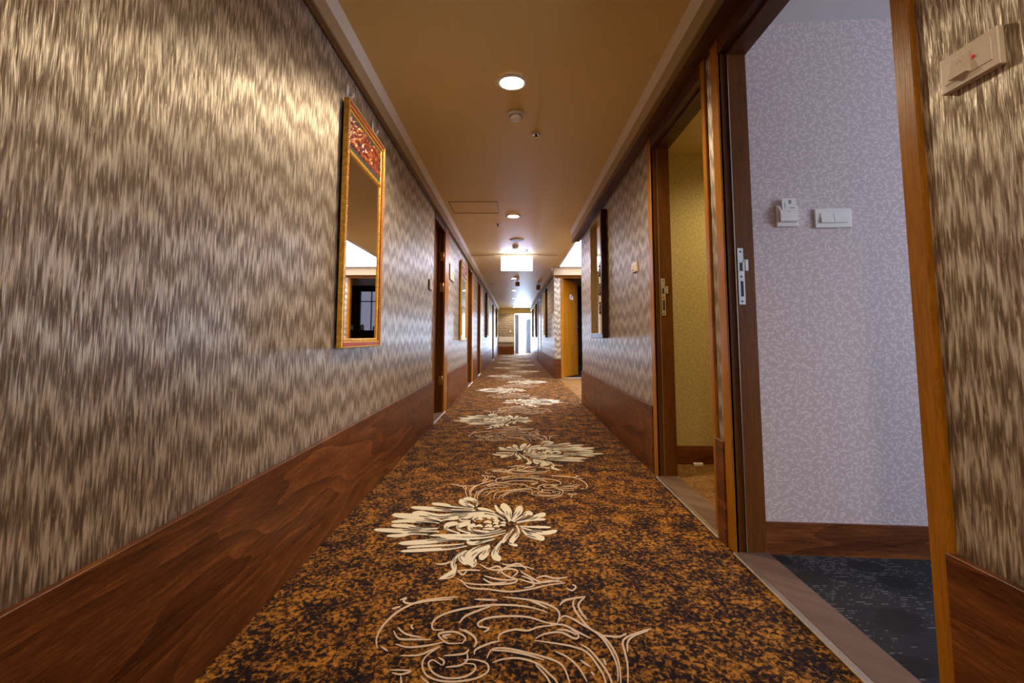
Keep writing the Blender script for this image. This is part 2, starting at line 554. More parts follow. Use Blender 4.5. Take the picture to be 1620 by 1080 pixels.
TAIL = [
    (740, 640), (735, 700), (700, 750), (590, 768)], [(705, 618), (640, 640), (568, 640)], [(750, 700), (830, 690), (940, 694)], \
    [(750, 690), (790, 730), (830, 700)], [(745, 760), (830, 800), (1000, 812), (1190, 802), (1245, 772), (1165, 742), (1115, 700), (1180, 660), (1300, 662), (1385, 686)], \
    [(935, 640), (1010, 682), (1100, 690), (1180, 680), (1250, 702), (1205, 750)], [(1250, 765), (1400, 800), (1500, 780), (1620, 792)], \
    [(970, 738), (1100, 770), (1230, 772)], [(1270, 700), (1340, 740), (1450, 792), (1600, 772)], [(960, 760), (1040, 800), (1160, 790)], \
    [(1120, 640), (1180, 650), (1260, 640), (1330, 690)], [(1280, 740), (1360, 770), (1380, 820), (1300, 840)], \
    [(1650, 840), (1700, 860), (1730, 830), (1700, 810)], [(780, 770), (850, 836), (1010, 850), (1180, 870), (1350, 850), (1500, 815), (1640, 800)], \
    [(1010, 680), (1080, 660), (1110, 680), (1080, 720)], [(1400, 760), (1470, 740), (1560, 760), (1660, 750)]
SCROLL = [
    [(60, 375), (55, 320), (90, 250), (160, 180), (260, 125), (380, 98), (510, 88)], [(185, 105), (222, 92), (205, 112), (250, 125), (340, 110), (480, 100)],
    [(430, 270), (370, 268), (375, 220), (440, 180), (560, 150), (700, 133), (830, 135), (930, 150), (1010, 175)],
    [(600, 100), (730, 105)], [(765, 88), (880, 100), (980, 120), (1050, 150), (1075, 185), (1065, 230)], [(900, 100), (960, 128), (1010, 150)],
    [(515, 235), (550, 195), (620, 165), (690, 140)], [(1060, 235), (1000, 230), (900, 200), (780, 195), (680, 205), (625, 230), (630, 255), (690, 258)],
    [(735, 335), (745, 295), (820, 270), (900, 275), (960, 255), (1060, 245)], [(1075, 135), (1110, 105), (1220, 85)],
    [(1160, 100), (1150, 125), (1170, 175), (1240, 260), (1320, 310), (1380, 390), (1410, 480), (1420, 640)],
    [(1215, 90), (1180, 130), (1200, 180), (1230, 215)], [(1060, 235), (1095, 195), (1140, 205), (1200, 240), (1290, 295), (1350, 370), (1395, 470), (1400, 560)],
    [(1585, 265), (1500, 290), (1430, 330), (1440, 400), (1455, 480), (1455, 640)], [(1570, 275), (1490, 305), (1455, 340), (1455, 395)],
    [(1300, 300), (1400, 310), (1450, 290)], [(150, 275), (180, 320), (260, 325), (360, 325)], [(175, 258), (220, 295), (310, 315)],
    [(160, 350), (230, 368), (330, 360), (430, 340)], [(190, 415), (290, 412), (360, 385), (410, 365)], [(255, 240), (250, 255), (262, 268)],
    [(530, 345), (450, 345), (400, 300), (440, 284), (500, 285), (550, 315), (530, 350)], [(450, 320), (425, 305), (470, 298)],
    [(515, 265), (580, 295), (610, 330), (600, 370)], [(545, 268), (600, 310), (615, 350)], [(430, 415), (540, 405), (570, 380)], [(560, 400), (560, 440), (520, 470), (440, 480)],
    [(420, 470), (370, 440), (345, 460), (370, 510), (440, 540), (540, 535), (600, 500), (600, 465), (550, 460)],
    [(400, 370), (330, 420), (310, 470), (340, 530), (440, 560), (580, 550), (670, 510), (670, 460), (600, 438), (540, 440)],
    [(400, 425), (430, 445), (425, 470)], [(600, 410), (610, 380), (690, 345), (740, 335)],
    [(670, 430), (700, 380), (780, 375), (900, 400), (1010, 430), (1090, 470), (1130, 563), (1140, 640)],
    [(690, 385), (790, 390), (890, 410), (990, 440)], [(700, 455), (760, 435), (850, 430), (950, 460), (1020, 520), (1060, 563), (1085, 640)],
    [(940, 465), (1000, 530), (1040, 600)], [(935, 330), (1040, 345), (1150, 365), (1230, 400), (1300, 490), (1330, 555), (1345, 640)],
    [(940, 320), (990, 295), (1080, 285), (1160, 320), (1180, 300), (1130, 260)], [(1050, 390), (1120, 425), (1180, 480), (1230, 563)],
    [(1190, 350), (1250, 390), (1330, 490), (1365, 563), (1375, 640)], [(1190, 440), (1250, 480)], [(1250, 505), (1270, 525)], [(1320, 430), (1335, 470)],
    [(140, 510), (190, 520), (245, 500), (130, 495)], [(190, 525), (195, 600)], [(300, 530), (360, 580), (480, 640)], [(80, 365), (120, 390)],
    [(140, 155), (190, 140)], [(630, 250), (680, 265), (650, 285)], [(1020, 240), (1100, 245), (1180, 285), (1250, 320)], [(1060, 270), (1120, 275), (1170, 300)],
]

fl = MB()
fl.poly([(-0.90, Y0, 0), (0.96, Y0, 0), (0.96, R_END, 0), (-0.90, R_END, 0)])
fl.poly([(-0.90, R_END, 0), (0.90, R_END, 0), (0.90, LOB, 0), (-0.90, LOB, 0)])
fl.poly([(-0.90, LOB, 0), (0.92, LOB, 0), (0.92, 25.4, 0), (-0.90, 25.4, 0)])
PITCH_Y = 1.384
lift = [0]


def ribbon(pts, hw, ox, oy, sc, leaf, k, z):
    c = smooth(pts, 5)
    lift[0] += 1
    n = len(c)
    L, R = [], []
    for i, p in enumerate(c):
        d = c[min(i + 1, n - 1)] - c[max(i - 1, 0)]
        d.normalize()
        nrm = Vector((-d.y, d.x))
        t = i / (n - 1)
        if leaf:
            w = hw * min(1.0, 0.30 + 1.3 * t) * (1.0 if t < 0.72 else math.sqrt(max(0.0, 1 - ((t - 0.72) / 0.28) ** 2)))
            w = max(w, 0.6)
        else:
            w = hw * (0.45 + 0.75 * math.sin(PI * min(1, max(0, t))) ** 0.6)
        for q, side in ((L, 1), (R, -1)):
            e = p + nrm * (w * side)
            X, Y = unproject(ox + e.x / sc, oy + e.y / sc)
            if k % 2:
                X = 0.026 - X
            q.append(fl.bm.verts.new((X, Y + k * PITCH_Y, z + (lift[0] % 400) * 2e-6 + i * 8e-6)))
    for i in range(n - 1):
        f = fl.bm.faces.new((L[i], L[i + 1], R[i + 1], R[i]))
        f.material_index = fl.mi


for k in range(-1, 16):
    fl.mi = 1
    for hw, *pts in FLOWER:
        ribbon(pts, hw * 0.9, 580, 770, 5.226, True, k, 0.0016)
    fl.mi = 3                                   # dark slits inside the larger petals
    for j, (hw, *pts) in enumerate(FLOWER):
        if hw < 13:
            continue
        c = smooth(pts, 5)
        n = len(c)
        for q, (t0, t1) in enumerate(((0.08, 0.52), (0.34, 0.74))):
            if q and hw < 17:
                continue
            sub = []
            for i in range(int(t0 * n), max(int(t1 * n), int(t0 * n) + 3)):
                i = min(i, n - 2)
                dd = (c[i + 1] - c[i]).normalized()
                sub.append(c[i] + Vector((-dd.y, dd.x)) * hw * (0.34 if (q + j) % 2 else -0.34))
            ribbon([tuple(p) for p in sub[::2]], 3.0 if q else 3.6, 580, 770, 5.226, False, k, 0.0030)
    fl.mi = 2
    for pts in TAIL:
        ribbon(pts, 6.0, 580, 770, 5.226, False, k, 0.0012)
    for pts in SCROLL:
        ribbon(pts, 4.9, 580, 920, 3.522, False, k, 0.0012)
bmesh.ops.recalc_face_normals(fl.bm, faces=fl.bm.faces[:])
for f in fl.bm.faces:
    if f.normal.z < 0:
        f.normal_flip()
fo = struct('floor', fl, ['carpet', 'petal', 'scroll', 'slit'], 'brown and orange mottled corridor carpet woven with cream flowers and scrolls', 'carpet')

mb = MB()
mb.poly([(0.90, R_END, 0.0), (3.6, R_END, 0.0), (3.6, LOB, 0.0), (0.90, LOB, 0.0)])
struct('floor', mb, 'carpet_tan', 'plain tan carpet of the recess beside the corridor', 'carpet')
mb = MB()
mb.poly([(0.92, LOB, 0.0), (3.6, LOB, 0.0), (3.6, 13.6, 0.0), (0.92, 13.6, 0.0)])
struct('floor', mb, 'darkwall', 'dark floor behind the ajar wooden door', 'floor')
mb = MB()
mb.poly([(0.96, -1.6, 0.002), (4.3, -1.6, 0.002), (4.3, 2.0, 0.002), (0.96, 2.0, 0.002)])
struct('floor', mb, 'roomcarpet', 'blue black ribbed carpet in the room of the nearest doorway', 'carpet')
mb = MB()
mb.poly([(0.96, 2.05, 0.002), (3.3, 2.05, 0.002), (3.3, 3.35, 0.002), (0.96, 3.35, 0.002)])
struct('floor', mb, 'carpet_tan', 'tan carpet in the warm lit second doorway', 'carpet')

# --- ceilings
mb = MB()
mb.box(-0.90, 3.7, Y0 - 0.1, 13.7, CEIL, CEIL + 0.08)
mb.box(-0.90, 1.0, 13.7, 25.5, CEIL, CEIL + 0.08)
struct('ceiling', mb, 'ceil', 'tan painted corridor ceiling', 'ceiling')
mb = MB()
mb.box(0.97, 4.3, -1.6, 2.05, 2.175, 2.22)
struct('ceiling', mb, 'roomceil', 'pale ceiling of the room behind the nearest doorway', 'ceiling')
mb = MB()
mb.box(0.97, 3.3, 2.05, 3.40, 2.125, 2.17)
struct('ceiling', mb, 'roomceil_y', 'ochre ceiling of the warm lit second doorway', 'ceiling')
# access hatch: a flush panel set in a thin frame
mb = MB()
hx0, hx1, hy0, hy1 = -0.70, -0.18, 5.02, 5.50
for b in ((hx0, hx1, hy0, hy0 + .006), (hx0, hx1, hy1 - .006, hy1), (hx0, hx0 + .006, hy0, hy1), (hx1 - .006, hx1, hy0, hy1)):
    mb.box(*b, CEIL - 0.004, CEIL + 0.001)
struct('trim_1', mb, 'darkwood', 'thin dark joint of an access hatch in the ceiling', 'ceiling hatch')
# ceiling joint lines near the lit sign
mb = MB()
mb.box(-0.76, -0.36, 8.42, 8.432, CEIL - 0.003, CEIL + 0.001)
mb.box(0.42, 0.76, 8.42, 8.432, CEIL - 0.003, CEIL + 0.001)
struct('trim_2', mb, 'darkwood', 'thin dark joint across the ceiling beside the lit sign', 'ceiling joint')

# --- cornice (dropped edge boards) along both walls


def cornice(name, side, xw, ya, yb, label):
    s = side
    lip = 0.766
    mb = MB()
    mb.mi = 0                                   # underside lip
    mb.box(s * lip, s * (lip - 0.024 + 0.05), ya, yb, SOFF, SOFF + 0.012)
    mb.mi = 1                                   # board
    mb.box(s * (lip + 0.003), s * xw, ya, yb, SOFF + 0.012, SOFF + 0.098)
    mb.mi = 2                                   # cove
    pts = [(s * (lip + 0.002), SOFF + 0.098), (s * (lip - 0.012), CEIL), (s * xw, CEIL), (s * xw, SOFF + 0.098)]
    mb.prism(pts, 'y', ya, yb)
    mb.mi = 3  # underside strip in dark teak, its shade put into the colour
    mb.box(s * (lip + 0.026), s * xw, ya, yb, SOFF + 0.006, SOFF + 0.012)
    return struct(name, mb, ['lip', 'board', 'cove', 'teakh'], label, 'cornice')


cornice('trim_3', -1, 0.801, Y0, Y1, 'painted cornice board along the top of the left wall')
cornice('trim_4', 1, 0.871, Y0, 6.42, 'painted cornice board along the top of the near right wall')
cornice('trim_5', 1, 0.821, 9.9, Y1, 'painted cornice board along the far right wall')

# --- left wall, dado, door frames
segs, y = [], Y0
for a, b in DOOR_L:
    segs.append((y, a))
    y = b
segs.append((y, Y1))
mb = MB()
for a, b in segs:
    mb.box(XL - T, XL, a, b, 0, CEIL)
for a, b in DOOR_L:
    mb.box(XL - T, XL, a, b, HEAD + 0.05, CEIL)
struct('wall_left', mb, 'paper', 'left corridor wall in shimmering streaked wallpaper', 'wall')


def dado(name, side, face, ya, yb, label, joints=(), thick=0.016):
    ys = [ya] + [j for j in joints if ya < j < yb] + [yb]
    mb = MB()
    for a, b in zip(ys, ys[1:]):
        mb.box(side * face, side * (face + thick), a + 0.0012, b - 0.0012, 0.0, DADO, 0.0015)
    return struct(name, mb, 'dado', label, 'wainscot')


JL = [-1.8, 0.3, 2.342, 7.4, 13.4, 15.4, 21.0]
spans = [(Y0, 4.755, 'long red brown teak dado along the left wall up to the first doorway'), (5.76, 8.2, 'teak dado below the gold mirror between first and second left doors'), (9.31, 10.33, 'short teak dado between the second and third left doors'),
         (11.65, 17.2, 'teak dado on the left wall past the third door'), (18.93, Y1, 'last teak dado of the left wall beside the end wall')]
for a, b, lab in spans:
    dado('baseboard_left', -1, 0.784, a, b, lab, JL)


def left_door(i, a, b, ordinal, hinges):
    """frame of a doorway in the left wall with its closed leaf set back"""
    mb = MB()
    far = {0: 5.745, 1: 9.29, 2: 11.62, 3: 18.9}[i]
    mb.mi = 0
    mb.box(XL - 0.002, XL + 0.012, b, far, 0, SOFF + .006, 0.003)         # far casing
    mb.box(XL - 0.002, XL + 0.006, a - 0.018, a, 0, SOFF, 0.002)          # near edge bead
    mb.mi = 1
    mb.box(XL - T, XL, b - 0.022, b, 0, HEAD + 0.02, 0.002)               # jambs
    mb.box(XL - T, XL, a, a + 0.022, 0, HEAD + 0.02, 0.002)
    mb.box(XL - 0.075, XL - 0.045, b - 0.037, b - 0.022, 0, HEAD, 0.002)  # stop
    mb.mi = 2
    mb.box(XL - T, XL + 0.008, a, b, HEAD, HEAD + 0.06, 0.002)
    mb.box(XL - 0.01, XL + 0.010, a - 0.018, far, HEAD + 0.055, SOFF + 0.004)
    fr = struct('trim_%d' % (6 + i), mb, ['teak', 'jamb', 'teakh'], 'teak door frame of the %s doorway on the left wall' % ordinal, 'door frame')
    if hinges:
        for hz in (1.75, 1.40, 0.36):
            h = MB()
            h.box(XL - 0.044, XL - 0.008, b - 0.0255, b - 0.021, hz - 0.05, hz + 0.05, 0.001)
            h.lathe([(0.006, -0.05), (0.006, 0.05)], XL - 0.006, b - 0.028, hz, 10)
            h.build('hinge', 'brass', fr)
    mb = MB()
    mb.box(XL - T + 0.0, XL - T + 0.024, a + 0.023, b - 0.023, 0.012, HEAD - 0.002, 0.003)
    dr = struct('door_%d' % (i + 1), mb, 'jamb', 'teak door set back in the %s doorway on the left wall' % ordinal, 'door')
    hb = MB()
    hx = XL - T + 0.024
    hb.box(hx, hx + 0.006, a + 0.07, a + 0.11, 0.93, 1.13, 0.002)
    hb.tube([(hx, a + 0.09, 1.05), (hx + 0.04, a + 0.09, 1.05), (hx + 0.045, a + 0.13, 1.05), (hx + 0.045, a + 0.19, 1.05)], 0.008)
    hb.build('door_handle', 'steel', dr)
    mb = MB()
    mb.mi = 0
    mb.box(XL - T, XL + 0.012, a + 0.005, b - 0.005, 0.0005, 0.012, 0.002)
    mb.mi = 1
    mb.box(XL + 0.010, XL + 0.022, a + 0.003, b + 0.1, 0.0005, 0.008, 0.002)
    struct('trim_%d' % (10 + i), mb, ['sill', 'strip'], 'metal edged threshold strip of the %s doorway on the left wall' % ordinal, 'threshold')


for i, ((a, b), nm) in enumerate(zip(DOOR_L, ('first', 'second', 'third', 'fourth'))):
    left_door(i, a, b, nm, i == 0)

# --- right wall, near part
mb = MB()
mb.box(XR, XR + T, Y0, A0 - 0.02, 0, CEIL)
struct('wall_right', mb, 'paper', 'right wall nearest the camera in streaked wallpaper with the switch plate', 'wall')
mb = MB()
mb.box(XR, XR + T - .005, A1 + 0.02, B0 - 0.02, 0, SOFF + .07)
struct('wall_right', mb, 'paper', 'narrow strip of streaked wallpaper between the two open doorways', 'wall')
mb = MB()
mb.box(XR, XR + T, B1 + 0.02, R_END, 0, CEIL)
struct('wall_right', mb, 'paper', 'right wall in streaked wallpaper with the dark framed mirror', 'wall')
mb = MB()
mb.box(XR + 0.002, XR + T, A0 - 0.02, B1 + 0.02, HEAD + 0.06, CEIL)
struct('wall_right', mb, 'board', 'wall above the two open doorways', 'wall')
mb = MB()
mb.box(XR2, XR2 + T, LOB, Y1, 0, CEIL)
struct('wall_right', mb, 'paper', 'far right corridor wall beyond the recess', 'wall')

dado('baseboard_right', 1, 0.854, Y0, 1.004, 'dark teak dado under the switch plate beside the nearest doorway', [-1.2])
dado('baseboard_right', 1, 0.852, 2.026, 2.105, 'narrow teak dado block between the two open doorways', (), 0.02)
dado('baseboard_right', 1, 0.854, 3.062, R_END + 0.004, 'teak dado below the dark framed mirror on the right wall', [5.2])
dado('baseboard_right', 1, 0.804, LOB - 0.015, 14.95, 'teak dado of the far right wall beside the recess', [12.4])
dado('baseboard_right', 1, 0.804, 16.9, Y1, 'teak dado of the far right wall beside the end window', [20.3])


def right_frame(n, a, b, near_c, far_c, label):
    mb = MB()
    x0, x1 = XR - 0.012, XR + T
    mb.mi = 0
    mb.box(x0, XR + 0.004, b, b + far_c, 0, HEAD + 0.062, 0.003)
    mb.box(x0, XR + 0.004, a - near_c, a, 0, HEAD + 0.062, 0.003)
    mb.mi = 1
    for yy0, yy1 in ((b, b + 0.02), (a - 0.02, a)):
        mb.box(x0 + 0.004, x1, yy0, yy1, 0, HEAD + 0.01, 0.001)
    # rebate step on the room side and its pale line
    mb.box(x0 + 0.040, x1 + 0.004, b - 0.012, b + 0.001, 0, HEAD + 0.0, 0.002)
    mb.box(x0 + 0.040, x1 + 0.004, a - 0.001, a + 0.012, 0, HEAD + 0.0, 0.002)
    mb.mi = 3
    mb.box(x0 + 0.0375, x0 + 0.0402, b - 0.0125, b - 0.009, 0.01, HEAD)
    mb.mi = 2
    mb.box(x0 + 0.003, x1 + 0.004, a - 0.02, b + 0.02, HEAD, HEAD + 0.06, 0.002)
    mb.box(x0 + 0.040, x1 + 0.006, a, b, HEAD - 0.014, HEAD + 0.002, 0.002)
    return struct('trim_%d' % n, mb, ['teak', 'jamb', 'teakh', 'strip'], label, 'door frame')


frA = right_frame(20, A0, A1, 0.052, 0.070, 'teak frame of the nearest doorway on the right, with steel strike plate')
frB = right_frame(21, B0, B1, 0.040, 0.070, 'teak frame of the warm lit second doorway on the right')
# header board over both
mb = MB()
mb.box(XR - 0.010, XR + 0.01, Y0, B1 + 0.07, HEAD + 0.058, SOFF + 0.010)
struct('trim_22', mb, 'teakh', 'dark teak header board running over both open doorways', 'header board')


def strike_plate(fr, yf):
    """steel strike plate on the far jamb of a doorway"""
    x = XR + 0.034
    zc = 1.095
    mb = MB()
    mb.mi = 0
    f = yf - 0.013
    mb.box(x, x + 0.024, f - 0.0022, f, zc + 0.045, zc + 0.105, 0.0006)
    mb.box(x, x + 0.007, f - 0.0022, f, zc + 0.010, zc + 0.046)
    mb.box(x + 0.019, x + 0.043, f - 0.0022, f, zc + 0.012, zc + 0.058, 0.0006)
    mb.box(x, x + 0.026, f - 0.0022, f, zc - 0.030, zc + 0.011)
    mb.box(x, x + 0.008, f - 0.0022, f, zc - 0.092, zc - 0.030)
    mb.box(x + 0.020, x + 0.026, f - 0.0022, f, zc - 0.092, zc - 0.030)
    mb.box(x, x + 0.026, f - 0.0022, f, zc - 0.125, zc - 0.092, 0.0006)
    mb.box(x + 0.030, x + 0.034, f - 0.006, f, zc + 0.012, zc + 0.056)
    sp = mb.build('strike_plate', 'steel', fr)
    sp['label'] = 'brushed steel strike plate'
    mb = MB()
    mb.box(x + 0.006, x + 0.021, f - 0.0012, f, zc + 0.008, zc + 0.048)
    mb.box(x + 0.007, x + 0.021, f - 0.0012, f, zc - 0.094, zc - 0.028)
    for hz in (zc + 0.09, zc - 0.012, zc - 0.112):
        mb.lathe([(0.004, -0.0030), (0.004, 0.0)], x + 0.012, f, hz, 10, 'y')
    mb.build('latch_opening', 'black', sp)


strike_plate(frA, A1)
strike_plate(frB, B1)

for n, a, b, lab in ((23, A0, A1, 'brown threshold with metal edge under the nearest doorway'), (24, B0, B1, 'brown threshold with metal edge under the warm lit second doorway')):
    mb = MB()
    mb.mi = 0
    mb.box(XR - 0.004, XR + T + 0.01, a + 0.003, b - 0.003, 0.001, 0.014, 0.002)
    mb.mi = 1
    mb.box(XR - 0.026, XR - 0.002, a - 0.045, b + 0.0, 0.0005, 0.012, 0.003)
    struct('trim_%d' % n, mb, ['sill', 'strip'], lab, 'threshold')

# --- guest room behind the nearest doorway
mb = MB()
mb.prism([(0.965, 1.968), (4.3, 1.70), (4.3, 1.78), (0.965, 2.04)], 'z', 0, 2.22)
struct('wall_back', mb, 'leaf', 'pale grey leaf patterned wall in the nearest doorway with light switch', 'wall')
mb = MB()
mb.prism([(0.966, 1.958), (4.29, 1.691), (4.29, 1.72), (0.966, 1.975)], 'z', 0.002, 0.122)
struct('baseboard_back', mb, 'dado', 'brown wood skirting below the grey leaf patterned wall', 'skirting')
mb = MB()
mb.box(4.22, 4.3, -1.6, -1.05, 0, 2.22)
mb.box(4.22, 4.3, 1.25, 1.78, 0, 2.22)
mb.box(4.22, 4.3, -1.05, 1.25, 0, 0.55)
mb.box(4.22, 4.3, -1.05, 1.25, 1.95, 2.22)
mb.box(0.97, 4.3, -1.68, -1.6, 0, 2.22)
struct('wall_right', mb, 'roomceil', 'window wall of the room behind the nearest doorway', 'wall')
mb = MB()
for b in ((-1.05, -1.0, .55, 1.95), (1.2, 1.25, .55, 1.95), (0.075, 0.125, .55, 1.95), (-1.05, 1.25, .55, .6), (-1.05, 1.25, 1.9, 1.95)):
    mb.box(4.225, 4.285, b[0], b[1], b[2], b[3])
wn = struct('window_1', mb, 'white', 'window of the room behind the nearest doorway', 'window')
mb = MB()
mb.box(4.25, 4.256, -1.0, 1.2, 0.6, 1.9)
mb.build('pane', 'glass', wn)

# --- warm lit room behind the second doorway
mb = MB()
mb.box(0.975, 3.3, 3.30, 3.38, 0, 2.17)
mb.box(3.3, 3.38, 2.05, 3.38, 0, 2.17)
struct('wall_back', mb, 'leaf_yellow', 'ochre leaf patterned wall in the warm lit second doorway', 'wall')
mb = MB()
mb.prism([(0.975, 2.045), (3.3, 1.86), (3.3, 2.06), (0.975, 2.06)], 'z', 0, 2.17)
struct('wall_side', mb, 'leaf_yellow', 'side wall of the warm lit second doorway', 'wall')
mb = MB()
mb.box(0.975, 3.3, 3.288, 3.302, 0.002, 0.122, 0.002)
struct('baseboard_back', mb, 'dado', 'dark wood skirting in the warm lit second doorway', 'skirting')

# --- recess ("lobby") beyond the right wall
mb = MB()
mb.box(XR + T, 3.7, R_END - 0.1, R_END, 0, CEIL)
mb.box(3.6, 3.7, R_END, 13.7, 0, CEIL)
struct('wall_side', mb, 'paper', 'walls of the recess beside the corridor', 'wall')
LD0, LD1 = 1.005, 1.86                     # doorway in the recess's far wall
mb = MB()
mb.box(XR2 + 0.001, LD0 - 0.05, LOB - 0.004, LOB + T, 0, 2.09)
mb.box(LD1 + 0.05, 3.6, LOB, LOB + T, 0, 2.09)
mb.box(XR2 + 0.001, 3.6, LOB, LOB + T, 2.10, CEIL)
struct('wall_far', mb, 'paper', 'wall of the recess facing the camera, beside the ajar wooden door', 'wall')
mb = MB()
mb.box(XR2 - 0.016, LD0 - 0.05, LOB - 0.016, LOB, 0, DADO - .16, 0.002)
mb.box(XR2 - 0.016, LD0 - 0.05, LOB - 0.02, LOB, DADO - .16, DADO - .02, 0.002)
mb.box(LD1 + 0.05, 3.6, LOB - 0.016, LOB, 0, DADO, 0.002)
struct('baseboard_far', mb, 'teakh', 'two teak boards at the foot of the recess wall left of the ajar door', 'wainscot')
mb = MB()
mb.box(LD0 - 0.052, LD0, LOB - 0.012, LOB + T, 0, 2.09, 0.003)
mb.box(LD1, LD1 + 0.052, LOB - 0.012, LOB + T, 0, 2.09, 0.003)
mb.box(XR2 + 0.02, LD1 + 0.05, LOB - 0.014, LOB + T, 2.06, 2.10, 0.003)
struct('trim_25', mb, 'teak', 'teak frame around the ajar wooden door in the recess', 'door frame')
mb = MB()
mb.box(0.80, 3.6, 9.78, LOB - 0.002, 2.10, CEIL)
struct('trim_26', mb, 'board', 'boxed beam below the luminous ceiling of the recess', 'beam')
mb = MB()
mb.box(LD0, LD1, LOB - 0.04, LOB + T, 0.0005, 0.014, 0.003)
struct('trim_27', mb, 'strip', 'metal threshold below the ajar wooden door in the recess', 'threshold')
mb = MB()
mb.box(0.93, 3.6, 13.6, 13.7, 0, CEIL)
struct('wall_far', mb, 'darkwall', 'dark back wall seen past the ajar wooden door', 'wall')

# ajar door leaf: hinge at the left, swung away from the camera
mb = MB()
w, h0, h1, th = 0.80, 0.018, 2.05, 0.04
mb.box(0, w, 0.006, th - 0.006, h0, h1)
for u0, u1 in ((0.0, 0.645), (0.649, w)):
    zs = [h0, 0.34, 0.66, 1.0, 1.34, 1.70, h1]
    for z0, z1 in zip(zs, zs[1:]):
        mb.box(u0, u1, 0, th, z0 + 0.002, z1 - 0.002, 0.002)
leaf = mb.build('door_5', 'teak')
tag(leaf, 'orange brown teak door standing ajar in the recess on the right', 'door', kind='structure')
leaf.location = (LD0 + 0.008, LOB + 0.04, 0)
leaf.rotation_euler = (0, 0, math.atan2(0.7, 0.39))
mb = MB()
mb.box(0.72, 0.76, -0.006, 0, 0.90, 1.16, 0.002)
mb.tube([(0.74, 0, 1.06), (0.74, -0.045, 1.06), (0.70, -0.05, 1.06), (0.63, -0.05, 1.06)], 0.009)
hd = mb.build('door_handle', 'steel', leaf)
hd['label'] = 'steel lever handle'
mb = MB()
mb.lathe([(0.055, -0.008), (0.055, 0)], 0.40, 0, 1.70, 24, 'y')
mb.box(0.45, 0.53, -0.008, 0, 1.64, 1.72, 0.002)
np_ = mb.build('number_plate', 'white', leaf)
np_['label'] = 'round pale plate with a small square tab'
mb = MB()
mb.lathe([(0.030, -0.0095), (0.030, -0.008)], 0.40, 0, 1.70, 20, 'y')
mb.build('plate_centre', 'grey', np_)

# dark pantry behind it: counter, framed two pane window, crockery (seen in the near mirror)
t = thing('bar_counter', 'dark wood counter in the room past the ajar door, reflected in the near mirror', 'counter', (2.4, 13.2, 0))
MB().box(-1.1, 1.1, -0.30, 0.36, 0.10, 0.98).build('cabinet', 'darkwood', t)
MB().box(-1.15, 1.15, -0.34, 0.38, 0.98, 1.02, 0.004).build('worktop', 'darkwood', t)
MB().box(-1.1, 1.1, -0.26, 0.36, 0.0, 0.10).build('plinth', 'black', t)
t = thing('lit_cabinet', 'cabinet with two frosted lit panes above the dark counter, seen in the near mirror', 'cabinet', (2.45, 13.55, 1.02))
mb = MB()
for b in ((-0.36, -0.30), (-0.012, 0.012), (0.30, 0.36)):
    mb.box(b[0], b[1], -0.05, 0.045, 0.0, 1.14)
mb.box(-0.36, 0.36, -0.05, 0.045, 1.09, 1.14)
mb.box(-0.36, 0.36, -0.05, 0.045, 0.80, 0.825)
mb.build('frame', 'darkwood', t)
for a, b in ((-0.30, -0.012), (0.012, 0.30)):
    MB().box(a, b, 0.0, 0.02, 0.005, 0.80).build('pane', 'pane_lit', t)
    MB().box(a, b, 0.0, 0.02, 0.825, 1.09).build('pane', 'pane_lit', t)


def canister(loc, label):
    t = thing('canister', label, 'canister', loc, 0, 'steel canisters on the dark counter')
    mb = MB()
    mb.lathe([(0.05, 0), (0.055, 0.01), (0.055, 0.10), (0.05, 0.11)], n=20)
    mb.build('body', 'steel', t)
    mb = MB()
    mb.lathe([(0.058, 0.11), (0.058, 0.135), (0.02, 0.145), (0.018, 0.165)], n=20)
    mb.build('lid', 'steel', t)
    return t


c1 = canister((2.55, 13.05, 1.02), 'steel canister on the dark counter nearer the white mug')
dup(c1, (2.85, 13.05, 1.02), 'steel canister on the dark counter farther from the white mug')
t = thing('mug', 'white mug with ring handle on the dark counter past the ajar door', 'mug', (2.2, 13.02, 1.02))
mb = MB()
mb.lathe([(0.04, 0), (0.052, 0.02), (0.052, 0.12), (0.045, 0.12), (0.042, 0.02)], n=24)
mb.build('body', 'white', t)
mb = MB()
mb.tube([(-0.05 - 0.045 * math.sin(a), 0, 0.065 - 0.045 * math.cos(a)) for a in [PI * i / 10 for i in range(11)]], 0.009)
mb.build('handle', 'white', t)

# --- far right wall doorway (two frames seen edge on)
mb = MB()
mb.box(XR2 - 0.014, XR2 + 0.002, 15.0, 15.12, 0, SOFF, 0.003)
mb.box(XR2 - 0.014, XR2 + 0.002, 15.95, 16.07, 0, SOFF, 0.003)
mb.box(XR2 - 0.014, XR2 + 0.002, 15.0, 16.85, HEAD, SOFF, 0.003)
mb.box(XR2 - 0.014, XR2 + 0.002, 16.73, 16.85, 0, SOFF, 0.003)
struct('trim_28', mb, 'jamb', 'teak door frame on the far right wall', 'door frame')
mb = MB()
mb.box(XR2 - 0.008, XR2 + 0.001, 15.121, 15.949, 0.01, HEAD - .001, 0.002)
struct('door_6', mb, 'jamb', 'closed teak door on the far right wall', 'door')

